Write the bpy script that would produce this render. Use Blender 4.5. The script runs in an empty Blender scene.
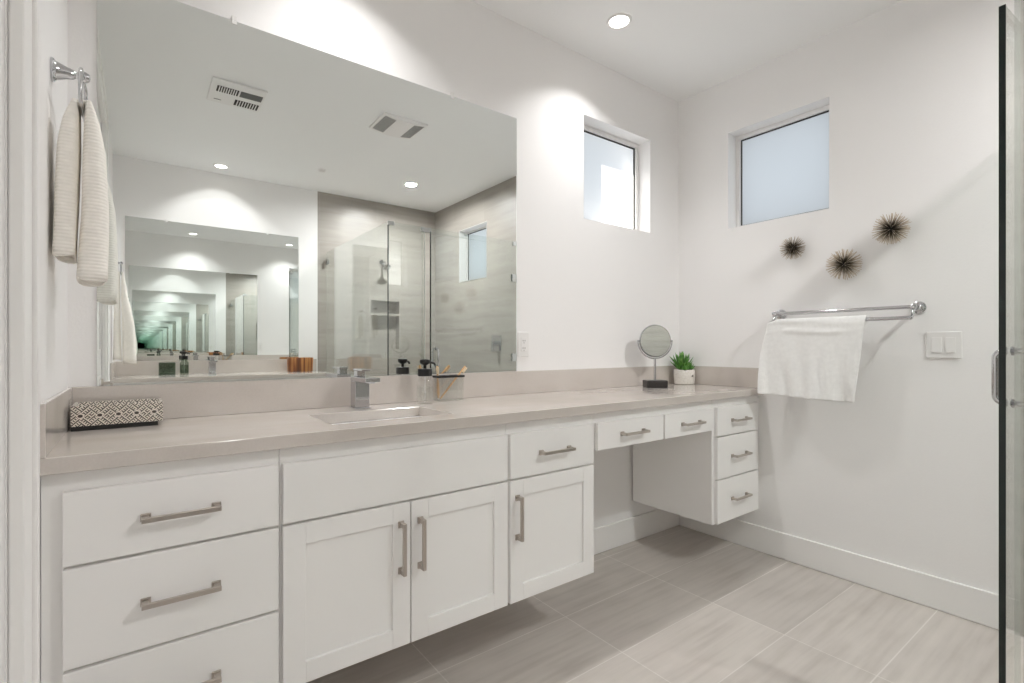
import bpy, bmesh, math, random
from mathutils import Vector, Matrix
R = random.Random(7)
C = bpy.context.scene.collection
sc = bpy.context.scene
PI = math.pi

# ------------------------------------------------------------------ camera
YAW = 0.6425
cam_d = bpy.data.cameras.new('camera'); cam = bpy.data.objects.new('camera', cam_d); C.objects.link(cam)
cam.location = (0, 0, 1.15); cam.rotation_euler = (PI/2, 0, -YAW)
cam_d.sensor_width = 36; cam_d.lens = 500/1024*36; cam_d.shift_y = 6/1024; cam_d.clip_start = .02
sc.camera = cam

# ------------------------------------------------------------------ world, sun, exposure
SKY = (.87, .965, 1.05); SKY_STRENGTH = .84
LAMP_COLOR = (1.0, .99, .985)
POWER_VANITY, POWER_OPPOSITE, POWER_SHOWER = 3.5, 5.0, 31.5
w = bpy.data.worlds.new('sky'); sc.world = w; w.use_nodes = True
bg = w.node_tree.nodes['Background']; bg.inputs[0].default_value = (*SKY, 1); bg.inputs[1].default_value = SKY_STRENGTH
sun_d = bpy.data.lights.new('sun', 'SUN'); sun = bpy.data.objects.new('sun', sun_d); C.objects.link(sun)
sun_d.energy = 13; sun_d.angle = .03; sun_d.color = (1, .96, .9)
sun.rotation_euler = Vector((1.95, -1, -1.45)).to_track_quat('-Z', 'Y').to_euler()
sun.location = (-3, 6, 6)
sc.view_settings.view_transform = 'Standard'; sc.view_settings.look = 'None'
sc.view_settings.gamma = 1; sc.view_settings.use_curve_mapping = False
sc.view_settings.exposure = 0.34
cy = sc.cycles
cy.max_bounces = 48; cy.diffuse_bounces = 12; cy.glossy_bounces = 44; cy.transparent_max_bounces = 40; cy.transmission_bounces = 12
cy.sample_clamp_indirect = 4; cy.use_denoising = True

# ------------------------------------------------------------------ node helpers
def new_mat(name):
    m = bpy.data.materials.new(name); m.use_nodes = True
    nt = m.node_tree; b = nt.nodes['Principled BSDF']
    return m, nt, b
def nd(nt, t, **k):
    n = nt.nodes.new(t)
    for a, v in k.items():
        if a.startswith('i_'): n.inputs[int(a[2:])].default_value = v
        else: setattr(n, a, v)
    return n
def lk(nt, a, b): nt.links.new(a, b)
def mth(nt, op, a, b=None, c=None):
    n = nt.nodes.new('ShaderNodeMath'); n.operation = op
    for i, v in enumerate((a, b, c)):
        if v is None: continue
        if isinstance(v, (int, float)): n.inputs[i].default_value = v
        else: nt.links.new(v, n.inputs[i])
    return n.outputs[0]
def ramp(nt, fac, stops):
    n = nt.nodes.new('ShaderNodeValToRGB'); e = n.color_ramp.elements
    while len(e) < len(stops): e.new(.5)
    for el, (p, c) in zip(e, stops): el.position = p; el.color = (*c, 1)
    nt.links.new(fac, n.inputs[0]); return n.outputs[0]
def coords(nt): return nt.nodes.new('ShaderNodeNewGeometry').outputs['Position']
def objc(nt): return nt.nodes.new('ShaderNodeTexCoord').outputs['Object']
def bump(nt, b, h, s, d=.002):
    n = nt.nodes.new('ShaderNodeBump'); n.inputs['Strength'].default_value = s; n.inputs['Distance'].default_value = d
    nt.links.new(h, n.inputs['Height']); nt.links.new(n.outputs[0], b.inputs['Normal'])
def simple(name, col, rough=.5, metal=0, bumps=None, spec=None):
    m, nt, b = new_mat(name)
    b.inputs['Base Color'].default_value = (*col, 1); b.inputs['Roughness'].default_value = rough; b.inputs['Metallic'].default_value = metal
    if spec is not None: b.inputs['Specular IOR Level'].default_value = spec
    if bumps:
        sc_, st, dist = bumps
        n = nd(nt, 'ShaderNodeTexNoise'); n.inputs['Scale'].default_value = sc_; n.inputs['Detail'].default_value = 4
        lk(nt, coords(nt), n.inputs['Vector']); bump(nt, b, n.outputs[0], st, dist)
    return m
def stretched(nt, vec, s, scale, detail=5):
    mp = nd(nt, 'ShaderNodeMapping'); mp.inputs['Scale'].default_value = s; lk(nt, vec, mp.inputs['Vector'])
    n = nd(nt, 'ShaderNodeTexNoise'); n.inputs['Scale'].default_value = scale; n.inputs['Detail'].default_value = detail
    lk(nt, mp.outputs[0], n.inputs['Vector']); return n.outputs[0]

M = {}
M['wall'] = simple('wall_paint', (.87, .86, .857), .6, bumps=(150, .25, .002), spec=.3)
M['ceiling'] = simple('ceiling_paint', (.88, .885, .885), .7, bumps=(150, .2, .002), spec=.2)
M['trim'] = simple('trim_paint', (.87, .86, .85), .35, bumps=(40, .03, .001))
M['cabinet'] = simple('cabinet_paint', (.885, .875, .865), .32, bumps=(60, .03, .001))
M['gap'] = simple('dark_recess', (.05, .045, .04), .8, bumps=(60, .1, .001))
M['chrome'] = simple('chrome', (.60, .60, .62), .08, 1, bumps=(20, .01, .001))
M['nickel'] = simple('brushed_nickel', (.55, .50, .46), .28, 1, bumps=(300, .05, .0005))
M['black'] = simple('black_plastic', (.006, .006, .006), .35, bumps=(200, .05, .0005))
M['basin'] = simple('white_porcelain', (.82, .80, .77), .12, bumps=(30, .01, .001))
M['fan_mesh'] = simple('fan_mesh', (.33, .33, .32), .6, bumps=(400, .4, .001))
M['white_plastic'] = simple('white_plastic', (.82, .81, .80), .3, bumps=(200, .03, .0005))
M['grey_mesh'] = simple('grille_mesh', (.20, .20, .195), .6, bumps=(400, .4, .001))
M['clamp'] = simple('polished_clamp', (.72, .73, .74), .12, 1, bumps=(30, .02, .001))
M['glass_edge'] = simple('dark_glass_edge', (.004, .012, .010), .12, bumps=(20, .01, .001))

def stone():
    m, nt, b = new_mat('quartz_stone'); p = coords(nt)
    a = stretched(nt, p, (1, 2.2, 1.5), 3.2, 8); f = stretched(nt, p, (1, 1, 1), 220, 3)
    mix = mth(nt, 'ADD', mth(nt, 'MULTIPLY', a, .75), mth(nt, 'MULTIPLY', f, .25))
    lk(nt, ramp(nt, mix, [(.3, (.54, .49, .45)), (.5, (.60, .55, .51)), (.7, (.65, .605, .57))]), b.inputs['Base Color'])
    b.inputs['Roughness'].default_value = .10; b.inputs['IOR'].default_value = 1.85
    return m
M['stone'] = stone()
def floor_mat():
    m, nt, b = new_mat('floor_tile'); p = coords(nt)
    mp = nd(nt, 'ShaderNodeMapping'); mp.inputs['Location'].default_value = (-1.465+.61*8+.002, -.9505+.3125*10+.002, 0)
    mn = nd(nt, 'ShaderNodeVectorMath', operation='MINIMUM'); mn.inputs[1].default_value = (2.62, 90, 90); lk(nt, p, mn.inputs[0]); lk(nt, mn.outputs[0], mp.inputs['Vector'])   # the last tiles run on to the wall
    br = nd(nt, 'ShaderNodeTexBrick'); br.offset = 0; br.squash = 1
    br.inputs['Color1'].default_value = (.50, .462, .43, 1); br.inputs['Color2'].default_value = (.575, .533, .497, 1); br.inputs['Mortar'].default_value = (.67, .635, .60, 1)
    for k, v in (('Scale', 1), ('Mortar Size', .0022), ('Mortar Smooth', .1), ('Bias', 0), ('Brick Width', .61), ('Row Height', .3125)): br.inputs[k].default_value = v
    lk(nt, mp.outputs[0], br.inputs['Vector'])
    st = stretched(nt, p, (1.1, 16, 1), 2.0, 7); bl = stretched(nt, p, (1, 1.6, 1), 2.6, 4)
    s2 = mth(nt, 'ADD', mth(nt, 'MULTIPLY', st, .6), mth(nt, 'MULTIPLY', bl, .55))
    r = ramp(nt, s2, [(.36, (.80, .785, .77)), (.58, (1.0, 1.0, 1.0)), (.78, (1.12, 1.12, 1.12))])
    mx = nd(nt, 'ShaderNodeMix', data_type='RGBA', blend_type='MULTIPLY'); mx.inputs[0].default_value = 1
    lk(nt, br.outputs['Color'], mx.inputs[6]); lk(nt, r, mx.inputs[7]); lk(nt, mx.outputs[2], b.inputs['Base Color'])
    b.inputs['Roughness'].default_value = .33
    bump(nt, b, mth(nt, 'SUBTRACT', 1, br.outputs['Fac']), .3, .002)
    return m
M['floor'] = floor_mat()
def shower_tile(axis):
    m, nt, b = new_mat('shower_tile_' + axis); p = coords(nt)
    sp = nd(nt, 'ShaderNodeSeparateXYZ'); lk(nt, p, sp.inputs[0])
    cb = nd(nt, 'ShaderNodeCombineXYZ'); lk(nt, sp.outputs['X' if axis == 'x' else 'Y'], cb.inputs[0]); lk(nt, sp.outputs['Z'], cb.inputs[1])
    mp = nd(nt, 'ShaderNodeMapping'); mp.inputs['Location'].default_value = (10.1, 6, 0); lk(nt, cb.outputs[0], mp.inputs['Vector'])
    br = nd(nt, 'ShaderNodeTexBrick'); br.offset = 0
    br.inputs['Color1'].default_value = (.345, .318, .287, 1); br.inputs['Color2'].default_value = (.385, .358, .327, 1); br.inputs['Mortar'].default_value = (.40, .375, .35, 1)
    for k, v in (('Scale', 1), ('Mortar Size', .0015), ('Mortar Smooth', .1), ('Bias', 0), ('Brick Width', .61), ('Row Height', .305)): br.inputs[k].default_value = v
    lk(nt, mp.outputs[0], br.inputs['Vector'])
    st = stretched(nt, cb.outputs[0], (.9, 9, 1), 1.8, 6)
    r = ramp(nt, st, [(.3, (.87, .865, .86)), (.5, (1, 1, 1)), (.7, (1.10, 1.10, 1.10))])
    mx = nd(nt, 'ShaderNodeMix', data_type='RGBA', blend_type='MULTIPLY'); mx.inputs[0].default_value = 1
    lk(nt, br.outputs['Color'], mx.inputs[6]); lk(nt, r, mx.inputs[7]); lk(nt, mx.outputs[2], b.inputs['Base Color'])
    b.inputs['Roughness'].default_value = .35
    return m
M['tile_x'] = shower_tile('x'); M['tile_y'] = shower_tile('y')
def mirror_mat():
    m, nt, b = new_mat('mirror_silver'); nt.nodes.remove(b)
    g = nd(nt, 'ShaderNodeBsdfGlossy'); g.inputs['Color'].default_value = (.918, .945, .932, 1); g.inputs['Roughness'].default_value = 0
    lk(nt, g.outputs[0], nt.nodes['Material Output'].inputs[0]); return m
M['mirror'] = mirror_mat()
def clear_mat(name, tint, ior, rough=0.0):
    m, nt, b = new_mat(name); nt.nodes.remove(b)
    t = nd(nt, 'ShaderNodeBsdfTransparent'); t.inputs[0].default_value = (*tint, 1)
    g = nd(nt, 'ShaderNodeBsdfGlossy'); g.inputs['Roughness'].default_value = rough; g.inputs[0].default_value = (1, 1, 1, 1)
    lw = nd(nt, 'ShaderNodeLayerWeight'); lw.inputs[0].default_value = .5      # Schlick's Fresnel, the same on both faces of the thin glass
    r0 = ((ior-1)/(ior+1))**2; fr = mth(nt, 'MULTIPLY_ADD', mth(nt, 'POWER', lw.outputs['Facing'], 5), 1-r0, r0)
    x = nd(nt, 'ShaderNodeMixShader'); lk(nt, fr, x.inputs[0]); lk(nt, t.outputs[0], x.inputs[1]); lk(nt, g.outputs[0], x.inputs[2])
    lk(nt, x.outputs[0], nt.nodes['Material Output'].inputs[0]); return m
M['shower_glass'] = clear_mat('shower_glass', (.925, .945, .935), 1.75)
M['clear_glass'] = clear_mat('clear_glass', (.965, .97, .965), 1.8)
M['green_glass'] = clear_mat('smoky_green_glass', (.60, .66, .60), 1.5)
def frosted(name, tr):
    m, nt, b = new_mat(name); nt.nodes.remove(b)
    t = nd(nt, 'ShaderNodeBsdfTranslucent')
    n = stretched(nt, coords(nt), (1, 1, 1), 2.0, 2)
    lk(nt, ramp(nt, n, [(.3, tuple(c*.97 for c in tr)), (.7, tr)]), t.inputs[0])
    g = nd(nt, 'ShaderNodeBsdfGlossy'); g.inputs['Roughness'].default_value = .25
    x = nd(nt, 'ShaderNodeMixShader'); x.inputs[0].default_value = .04
    lk(nt, t.outputs[0], x.inputs[1]); lk(nt, g.outputs[0], x.inputs[2]); lk(nt, x.outputs[0], nt.nodes['Material Output'].inputs[0]); return m
M['frosted'] = frosted('frosted_glass', (.72, .72, .72)); M['frosted_light'] = frosted('light_frosted_glass', (.95, .95, .95))
def emit(name, col, s):
    m, nt, b = new_mat(name); b.inputs['Emission Color'].default_value = (*col, 1); b.inputs['Emission Strength'].default_value = s
    b.inputs['Base Color'].default_value = (.8, .8, .8, 1); return m
M['lens'] = emit('lamp_lens', (1, .95, .88), 6)
def towel_mat(name, col, scale, ribs=False):
    m, nt, b = new_mat(name); b.inputs['Roughness'].default_value = .95; b.inputs['Specular IOR Level'].default_value = .1
    n = stretched(nt, coords(nt), (1, 1, 1), 60, 3)
    lk(nt, ramp(nt, n, [(.3, tuple(c*.94 for c in col)), (.7, col)]), b.inputs['Base Color'])
    sp = nd(nt, 'ShaderNodeSeparateXYZ'); lk(nt, coords(nt), sp.inputs[0])
    a = mth(nt, 'SINE', mth(nt, 'MULTIPLY', sp.outputs['Z'], scale)); c = mth(nt, 'SINE', mth(nt, 'MULTIPLY', mth(nt, 'ADD', sp.outputs['Y'], mth(nt, 'MULTIPLY', sp.outputs['X'], .6)), scale))
    bump(nt, b, a if ribs else mth(nt, 'MAXIMUM', a, c), .32 if ribs else .3, .002 if ribs else .0015); return m
M['towel'] = towel_mat('white_waffle_cotton', (.94, .935, .93), 1100)
M['hand_towel'] = towel_mat('cream_ribbed_cotton', (.95, .92, .865), 760, True)
def wood_strip():
    m, nt, b = new_mat('striped_wood'); p = coords(nt)
    n = stretched(nt, p, (28, 9, .8), 1, 3)
    lk(nt, ramp(nt, n, [(.32, (.06, .016, .006)), (.45, (.24, .075, .02)), (.55, (.50, .23, .07)), (.68, (.15, .045, .012))]), b.inputs['Base Color'])
    b.inputs['Roughness'].default_value = .4; return m
M['acacia'] = wood_strip()
def bamboo():
    m, nt, b = new_mat('bamboo'); n = stretched(nt, coords(nt), (30, 30, 8), 4, 4)
    lk(nt, ramp(nt, n, [(.3, (.52, .30, .13)), (.7, (.68, .43, .21))]), b.inputs['Base Color']); b.inputs['Roughness'].default_value = .5; return m
M['bamboo'] = bamboo()
M['bristle'] = simple('cream_bristles', (.78, .66, .48), .8, bumps=(500, .6, .001))
def inlay():
    m, nt, b = new_mat('bone_inlay'); p = objc(nt)
    sp = nd(nt, 'ShaderNodeSeparateXYZ'); lk(nt, p, sp.inputs[0])
    u = mth(nt, 'ADD', sp.outputs['X'], sp.outputs['Y']); v = mth(nt, 'SUBTRACT', sp.outputs['Z'], .041)
    pp = .041
    du = mth(nt, 'MULTIPLY', mth(nt, 'ABSOLUTE', mth(nt, 'SUBTRACT', mth(nt, 'FRACT', mth(nt, 'DIVIDE', mth(nt, 'ADD', u, .166), pp)), .5)), pp)
    av = mth(nt, 'ABSOLUTE', v); rr = mth(nt, 'ADD', du, av)
    a = mth(nt, 'SINE', mth(nt, 'MULTIPLY', mth(nt, 'ADD', u, v), 760)); c = mth(nt, 'SINE', mth(nt, 'MULTIPLY', mth(nt, 'SUBTRACT', u, v), 760))
    sel = mth(nt, 'GREATER_THAN', mth(nt, 'SINE', mth(nt, 'MULTIPLY', mth(nt, 'SUBTRACT', du, mth(nt, 'MULTIPLY', av, .8)), 420)), 0)
    hat = mth(nt, 'ADD', mth(nt, 'MULTIPLY', sel, a), mth(nt, 'MULTIPLY', mth(nt, 'SUBTRACT', 1, sel), c))
    dark = mth(nt, 'GREATER_THAN', hat, .1)
    dark = mth(nt, 'MULTIPLY', dark, mth(nt, 'GREATER_THAN', rr, .0095))
    eye = mth(nt, 'LESS_THAN', mth(nt, 'SQRT', mth(nt, 'ADD', mth(nt, 'POWER', du, 2), mth(nt, 'POWER', mth(nt, 'MULTIPLY', v, 1.3), 2))), .0055)
    dark = mth(nt, 'MAXIMUM', dark, eye)
    lk(nt, ramp(nt, dark, [(0, (.80, .75, .67)), (1, (.06, .048, .04))]), b.inputs['Base Color']); b.inputs['Roughness'].default_value = .4; return m
M['inlay'] = inlay()
def spike_mat():
    m, nt, b = new_mat('spike_metal'); o = objc(nt)
    l = nd(nt, 'ShaderNodeVectorMath', operation='LENGTH'); lk(nt, o, l.inputs[0])
    lk(nt, ramp(nt, mth(nt, 'MULTIPLY', l.outputs['Value'], 10), [(.12, (.02, .015, .012)), (.32, (.10, .08, .055)), (.62, (.58, .49, .39))]), b.inputs['Base Color'])
    b.inputs['Roughness'].default_value = .35; b.inputs['Metallic'].default_value = .35; return m
M['spike'] = spike_mat()
def leaf_mat():
    m, nt, b = new_mat('succulent_leaf'); n = stretched(nt, coords(nt), (1, 1, 1), 45, 2)
    lk(nt, ramp(nt, n, [(.3, (.035, .12, .018)), (.5, (.09, .27, .04)), (.7, (.22, .40, .10))]), b.inputs['Base Color']); b.inputs['Roughness'].default_value = .4; return m
M['leaf'] = leaf_mat()
def pot_mat():
    m, nt, b = new_mat('chipped_white_glaze'); p = coords(nt)
    v = nd(nt, 'ShaderNodeTexVoronoi', feature='DISTANCE_TO_EDGE'); v.inputs['Scale'].default_value = 55; lk(nt, p, v.inputs['Vector'])
    n = stretched(nt, p, (1, 1, 1), 26, 2)
    crack = mth(nt, 'LESS_THAN', v.outputs['Distance'], .03); chip = mth(nt, 'GREATER_THAN', n, .70)
    c1 = ramp(nt, crack, [(0, (.80, .77, .72)), (1, (.60, .56, .50))])
    mx = nd(nt, 'ShaderNodeMix', data_type='RGBA'); lk(nt, chip, mx.inputs[0]); lk(nt, c1, mx.inputs[6]); mx.inputs[7].default_value = (.07, .06, .05, 1)
    lk(nt, mx.outputs[2], b.inputs['Base Color']); b.inputs['Roughness'].default_value = .3; return m
M['pot'] = pot_mat()
M['soil'] = simple('soil', (.04, .03, .02), .9, bumps=(120, .6, .003))
M['base_black'] = simple('dark_resin', (.035, .03, .028), .4, bumps=(150, .1, .001))

# ------------------------------------------------------------------ mesh helpers
class MB:
    def __init__(s): s.bm = bmesh.new()
    def box(s, x0, x1, y0, y1, z0, z1):
        v = [s.bm.verts.new(p) for p in ((x0,y0,z0),(x1,y0,z0),(x1,y1,z0),(x0,y1,z0),(x0,y0,z1),(x1,y0,z1),(x1,y1,z1),(x0,y1,z1))]
        for f in ((3,2,1,0),(4,5,6,7),(0,1,5,4),(1,2,6,5),(2,3,7,6),(3,0,4,7)): s.bm.faces.new([v[i] for i in f])
        return v
    def quad(s, pts): return s.bm.faces.new([s.bm.verts.new(p) for p in pts])
    def ring(s, c, ax, r, n, ref=None):
        ax = Vector(ax).normalized(); a = (Vector(ref) if ref else (Vector((0,0,1)) if abs(ax.z) < .9 else Vector((1,0,0)))); a = (a - ax*a.dot(ax)).normalized(); b = ax.cross(a)
        return [s.bm.verts.new(Vector(c) + (a*math.cos(2*PI*i/n) + b*math.sin(2*PI*i/n))*r) for i in range(n)]
    def bridge(s, A, B):
        n = len(A)
        for i in range(n): s.bm.faces.new((A[i], A[(i+1) % n], B[(i+1) % n], B[i]))
    def cyl(s, p0, p1, r0, r1=None, n=20):
        r1 = r0 if r1 is None else r1; ax = Vector(p1) - Vector(p0)
        A = s.ring(p0, ax, r0, n); B = s.ring(p1, ax, r1, n); s.bridge(A, B); s.bm.faces.new(A[::-1]); s.bm.faces.new(B)
    def lathe(s, c, ax, prof, n=28):
        ax = Vector(ax).normalized(); prev = None
        for (r, h) in prof:
            cur = s.ring(Vector(c) + ax*h, ax, max(r, 1e-5), n)
            if prev: s.bridge(prev, cur)
            else: s.bm.faces.new(cur[::-1])
            prev = cur
        s.bm.faces.new(prev)
    def tube(s, pts, r, n=10, closed=False):
        pts = [Vector(p) for p in pts]; rings = []; N = len(pts); ref = None
        for i, p in enumerate(pts):
            if closed: t = pts[(i+1) % N] - pts[i-1]
            else: t = pts[min(i+1, N-1)] - pts[max(i-1, 0)]
            t.normalize()
            if ref is None: ref = Vector((0,0,1)) if abs(t.z) < .9 else Vector((1,0,0))
            ref = (ref - t*ref.dot(t)).normalized(); b = t.cross(ref)
            rings.append([s.bm.verts.new(p + (ref*math.cos(2*PI*k/n) + b*math.sin(2*PI*k/n))*r) for k in range(n)])
        for i in range(N-1): s.bridge(rings[i], rings[i+1])
        if closed: s.bridge(rings[-1], rings[0])
        else: s.bm.faces.new(rings[0][::-1]); s.bm.faces.new(rings[-1])
    def sphere(s, c, r, u=16, v=10): 
        bmesh.ops.create_uvsphere(s.bm, u_segments=u, v_segments=v, radius=r, matrix=Matrix.Translation(c))
    def xf(s, m): bmesh.ops.transform(s.bm, matrix=m, verts=s.bm.verts)
    def build(s, name, mat, parent=None, bevel=0, seg=2, smooth=False, sub=0, solid=0):
        off = Vector((0,0,0)); q = parent
        while q: off += Vector(q.location); q = q.parent
        bmesh.ops.translate(s.bm, vec=-off, verts=s.bm.verts)
        bmesh.ops.recalc_face_normals(s.bm, faces=s.bm.faces)
        me = bpy.data.meshes.new(name); s.bm.to_mesh(me); s.bm.free()
        me.materials.append(M[mat] if isinstance(mat, str) else mat)
        o = bpy.data.objects.new(name, me); C.objects.link(o)
        if parent: o.parent = parent
        if solid: md = o.modifiers.new('thickness', 'SOLIDIFY'); md.thickness = solid; md.offset = 0
        if bevel: md = o.modifiers.new('bevel', 'BEVEL'); md.width = bevel; md.segments = seg; md.limit_method = 'ANGLE'; md.angle_limit = .6
        if sub: md = o.modifiers.new('subdivision', 'SUBSURF'); md.levels = sub; md.render_levels = sub
        if smooth:
            for p in me.polygons: p.use_smooth = True
            if smooth == 'angle':
                try: me.set_sharp_from_angle(angle=.7)
                except Exception: pass
        return o
def tag(o, label, cat, group=None):
    o['label'] = label; o['category'] = cat
    if group: o['group'] = group
    return o
def thing(name, loc, label, cat, group=None):
    o = bpy.data.objects.new(name, None); C.objects.link(o); o.location = loc; o.empty_display_size = .05
    return tag(o, label, cat, group)
def struct(o): o['kind'] = 'structure'; return o
def dup(root, delta, label):
    def cp(o, par):
        c = o.copy(); C.objects.link(c)
        if par: c.parent = par
        for ch in o.children: cp(ch, c)
        return c
    r = cp(root, None); r.location = Vector(root.location) + Vector(delta); r['label'] = label; return r
def slab(O, U, V, N, us, vs, holes, t):
    """a flat slab with rectangular holes; U, V in-plane unit vectors, N its outward thickness direction"""
    O, U, V, N = map(Vector, (O, U, V, N)); m = MB()
    us = sorted(set(us) | {a for h in holes for a in h[:2]}); vs = sorted(set(vs) | {a for h in holes for a in h[2:]})
    def hole(i, j):
        if i < 0 or j < 0 or i >= len(us)-1 or j >= len(vs)-1: return True
        cu = (us[i]+us[i+1])/2; cv = (vs[j]+vs[j+1])/2
        return any(h[0] < cu < h[1] and h[2] < cv < h[3] for h in holes)
    P = lambda u, v, d: O + U*u + V*v + N*d
    for i in range(len(us)-1):
        for j in range(len(vs)-1):
            if hole(i, j): continue
            a, b, c, d = us[i], us[i+1], vs[j], vs[j+1]
            m.quad([P(a,c,0), P(b,c,0), P(b,d,0), P(a,d,0)]); m.quad([P(a,c,t), P(a,d,t), P(b,d,t), P(b,c,t)])
            if hole(i-1, j): m.quad([P(a,c,0), P(a,d,0), P(a,d,t), P(a,c,t)])
            if hole(i+1, j): m.quad([P(b,c,0), P(b,c,t), P(b,d,t), P(b,d,0)])
            if hole(i, j-1): m.quad([P(a,c,0), P(a,c,t), P(b,c,t), P(b,c,0)])
            if hole(i, j+1): m.quad([P(a,d,0), P(b,d,0), P(b,d,t), P(a,d,t)])
    bmesh.ops.remove_doubles(m.bm, verts=m.bm.verts, dist=1e-5)
    return m

# ------------------------------------------------------------------ setting
XL, XR, YB, YF, H = -.165, 2.816, 1.955, -1.38, 2.745
TW = .24
WZ0, WZ1 = 1.856, 2.426
X, Y, Z = (1,0,0), (0,1,0), (0,0,1)
TX = 1.47; TY = .20
m = MB(); m.box(XL-TW, XR+TW, YF-TW, YB+TW, -.1, 0); struct(m.build('floor', 'floor'))
m = MB(); m.box(XL-TW, XR+TW, YF-TW, YB+TW, H, H+.1); struct(m.build('ceiling', 'ceiling'))
W1 = (1.953, 2.526, WZ0, WZ1); W2 = (1.07, 1.614, WZ0, WZ1); W3 = (-.83, -.285, WZ0, WZ1)
struct(slab((0,YB,0), X, Z, Y, [XL-TW, XR+TW], [0, H], [W1], TW).build('wall_back', 'wall'))
struct(slab((XR,0,0), Y, Z, X, [TY, YB], [0, H], [W2], TW).build('wall_right', 'wall'))
struct(slab((XR,0,0), Y, Z, X, [YF-TW, TY], [0, H], [W3], TW).build('wall_shower_right', 'tile_y'))
struct(slab((0,YF,0), X, Z, (0,-1,0), [XL-TW, TX], [0, H], [], TW).build('wall_front', 'wall'))
NX0, NX1, NZ0, NZ1 = 2.035, 2.362, 1.133, 1.666
m = slab((0,YF,0), X, Z, (0,-1,0), [TX, XR], [0, H], [(NX0, NX1, NZ0, NZ1)], .1)
m.box(TX, XR, YF-TW, YF-.1, 0, H); m.box(NX0, NX1, YF-.1, YF-.002, 1.505, 1.53)
struct(m.build('wall_shower_back', 'tile_x'))
DY0, DY1, DZ = .22, 1.11, 2.43
struct(slab((XL,0,0), Y, Z, (-1,0,0), [YF, YB], [0, H], [(DY0, DY1, -.01, DZ)], TW).build('wall_left', 'wall'))
# door in the left wall, flush with the casing's back, and its casing
m = MB(); m.box(XL-.045, XL-.003, DY0+.001, DY1-.001, .006, DZ-.001); d = struct(m.build('door_1', 'trim', bevel=.002))
for z0, z1 in ((.25, 1.0), (1.12, 2.28)):
    for sgn in (0,):
        p = MB(); y0, y1 = DY0+.13, DY1-.13
        for a in ((y0, y1, z0, z0+.02), (y0, y1, z1-.02, z1), (y0, y0+.02, z0+.02, z1-.02), (y1-.02, y1, z0+.02, z1-.02)): p.box(XL-.003, XL+.004, *a)
        p.build('panel_moulding', 'trim', d, bevel=.002)
p = MB(); p.cyl((XL-.003, DY0+.07, .95), (XL+.012, DY0+.07, .95), .027); p.cyl((XL+.012, DY0+.07, .95), (XL+.05, DY0+.07, .95), .009)
p.box(XL+.043, XL+.056, DY0+.06, DY0+.18, .942, .958); p.build('door_handle', 'nickel', d, bevel=.002)
m = MB(); cw = .10
for a in ((DY1, DY1+cw, 0, DZ+cw), (DY0-cw, DY0, 0, DZ+cw), (DY0, DY1, DZ, DZ+cw)): m.box(XL+.0005, XL+.020, *a)
for a in ((DY1+cw-.03, DY1+cw-.002, 0, DZ+cw-.002), (DY0-cw+.002, DY0-cw+.03, 0, DZ+cw-.002), (DY0-cw+.03, DY1+cw-.03, DZ+cw-.03, DZ+cw-.002)): m.box(XL+.018, XL+.027, *a)
struct(m.build('trim_1', 'trim', bevel=.003))
# baseboards
def base(name, *b):
    m = MB(); m.box(*b); struct(m.build(name, 'trim', bevel=.004))
base('baseboard_back', XL+.001, XR-.001, YB-.014, YB-.0005, .0005, .143)
base('baseboard_right', XR-.014, XR-.0005, .302, YB-.015, .0005, .143)
base('baseboard_left', XL+.0005, XL+.014, DY1+cw+.001, YB-.015, .0005, .143)
base('baseboard_front', XL+.001, TX-.002, YF+.0005, YF+.014, .0005, .143)
# windows: frame with a frosted pane
def window(n, axis, rect, pane):
    u0, u1, z0, z1 = rect; f = .026; d0, d1 = .085, .125
    fr = MB(); pn = MB()
    def bx(mb, a, b, c, d, e, g):
        if axis == 'y': mb.box(a, b, YB+e, YB+g, c, d)
        else: mb.box(XR+e, XR+g, a, b, c, d)
    e = .001
    for a in ((u0+e, u1-e, z0+e, z0+f), (u0+e, u1-e, z1-f, z1-e), (u0+e, u0+f, z0+f, z1-f), (u1-f, u1-e, z0+f, z1-f)): bx(fr, *a, d0, d1)
    if n == 3:      # white liner of the opening in the tiled wall
        for a in ((u0+e, u1-e, z0+e, z0+.012), (u0+e, u1-e, z1-.012, z1-e), (u0+e, u0+.012, z0+.012, z1-.012), (u1-.012, u1-e, z0+.012, z1-.012)): bx(fr, *a, -.004, d0)
    w = struct(fr.build('window_%d' % n, 'white_plastic', bevel=.003))
    gk = MB()
    for a in ((u0+f, u1-f, z0+f, z0+f+.004), (u0+f, u1-f, z1-f-.006, z1-f), (u0+f, u0+f+.005, z0+f+.004, z1-f-.006), (u1-f-.005, u1-f, z0+f+.004, z1-f-.006)): bx(gk, *a, .098, .106)
    gk.build('gasket', 'gap', w)
    if axis == 'y': pn.quad([(u0+f, YB+.107, z0+f), (u1-f, YB+.107, z0+f), (u1-f, YB+.107, z1-f), (u0+f, YB+.107, z1-f)])
    else: pn.quad([(XR+.107, u0+f, z0+f), (XR+.107, u1-f, z0+f), (XR+.107, u1-f, z1-f), (XR+.107, u0+f, z1-f)])
    pn.build('pane', pane, w)
window(1, 'y', W1, 'frosted'); window(2, 'x', W2, 'frosted'); window(3, 'x', W3, 'frosted_light')

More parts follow.
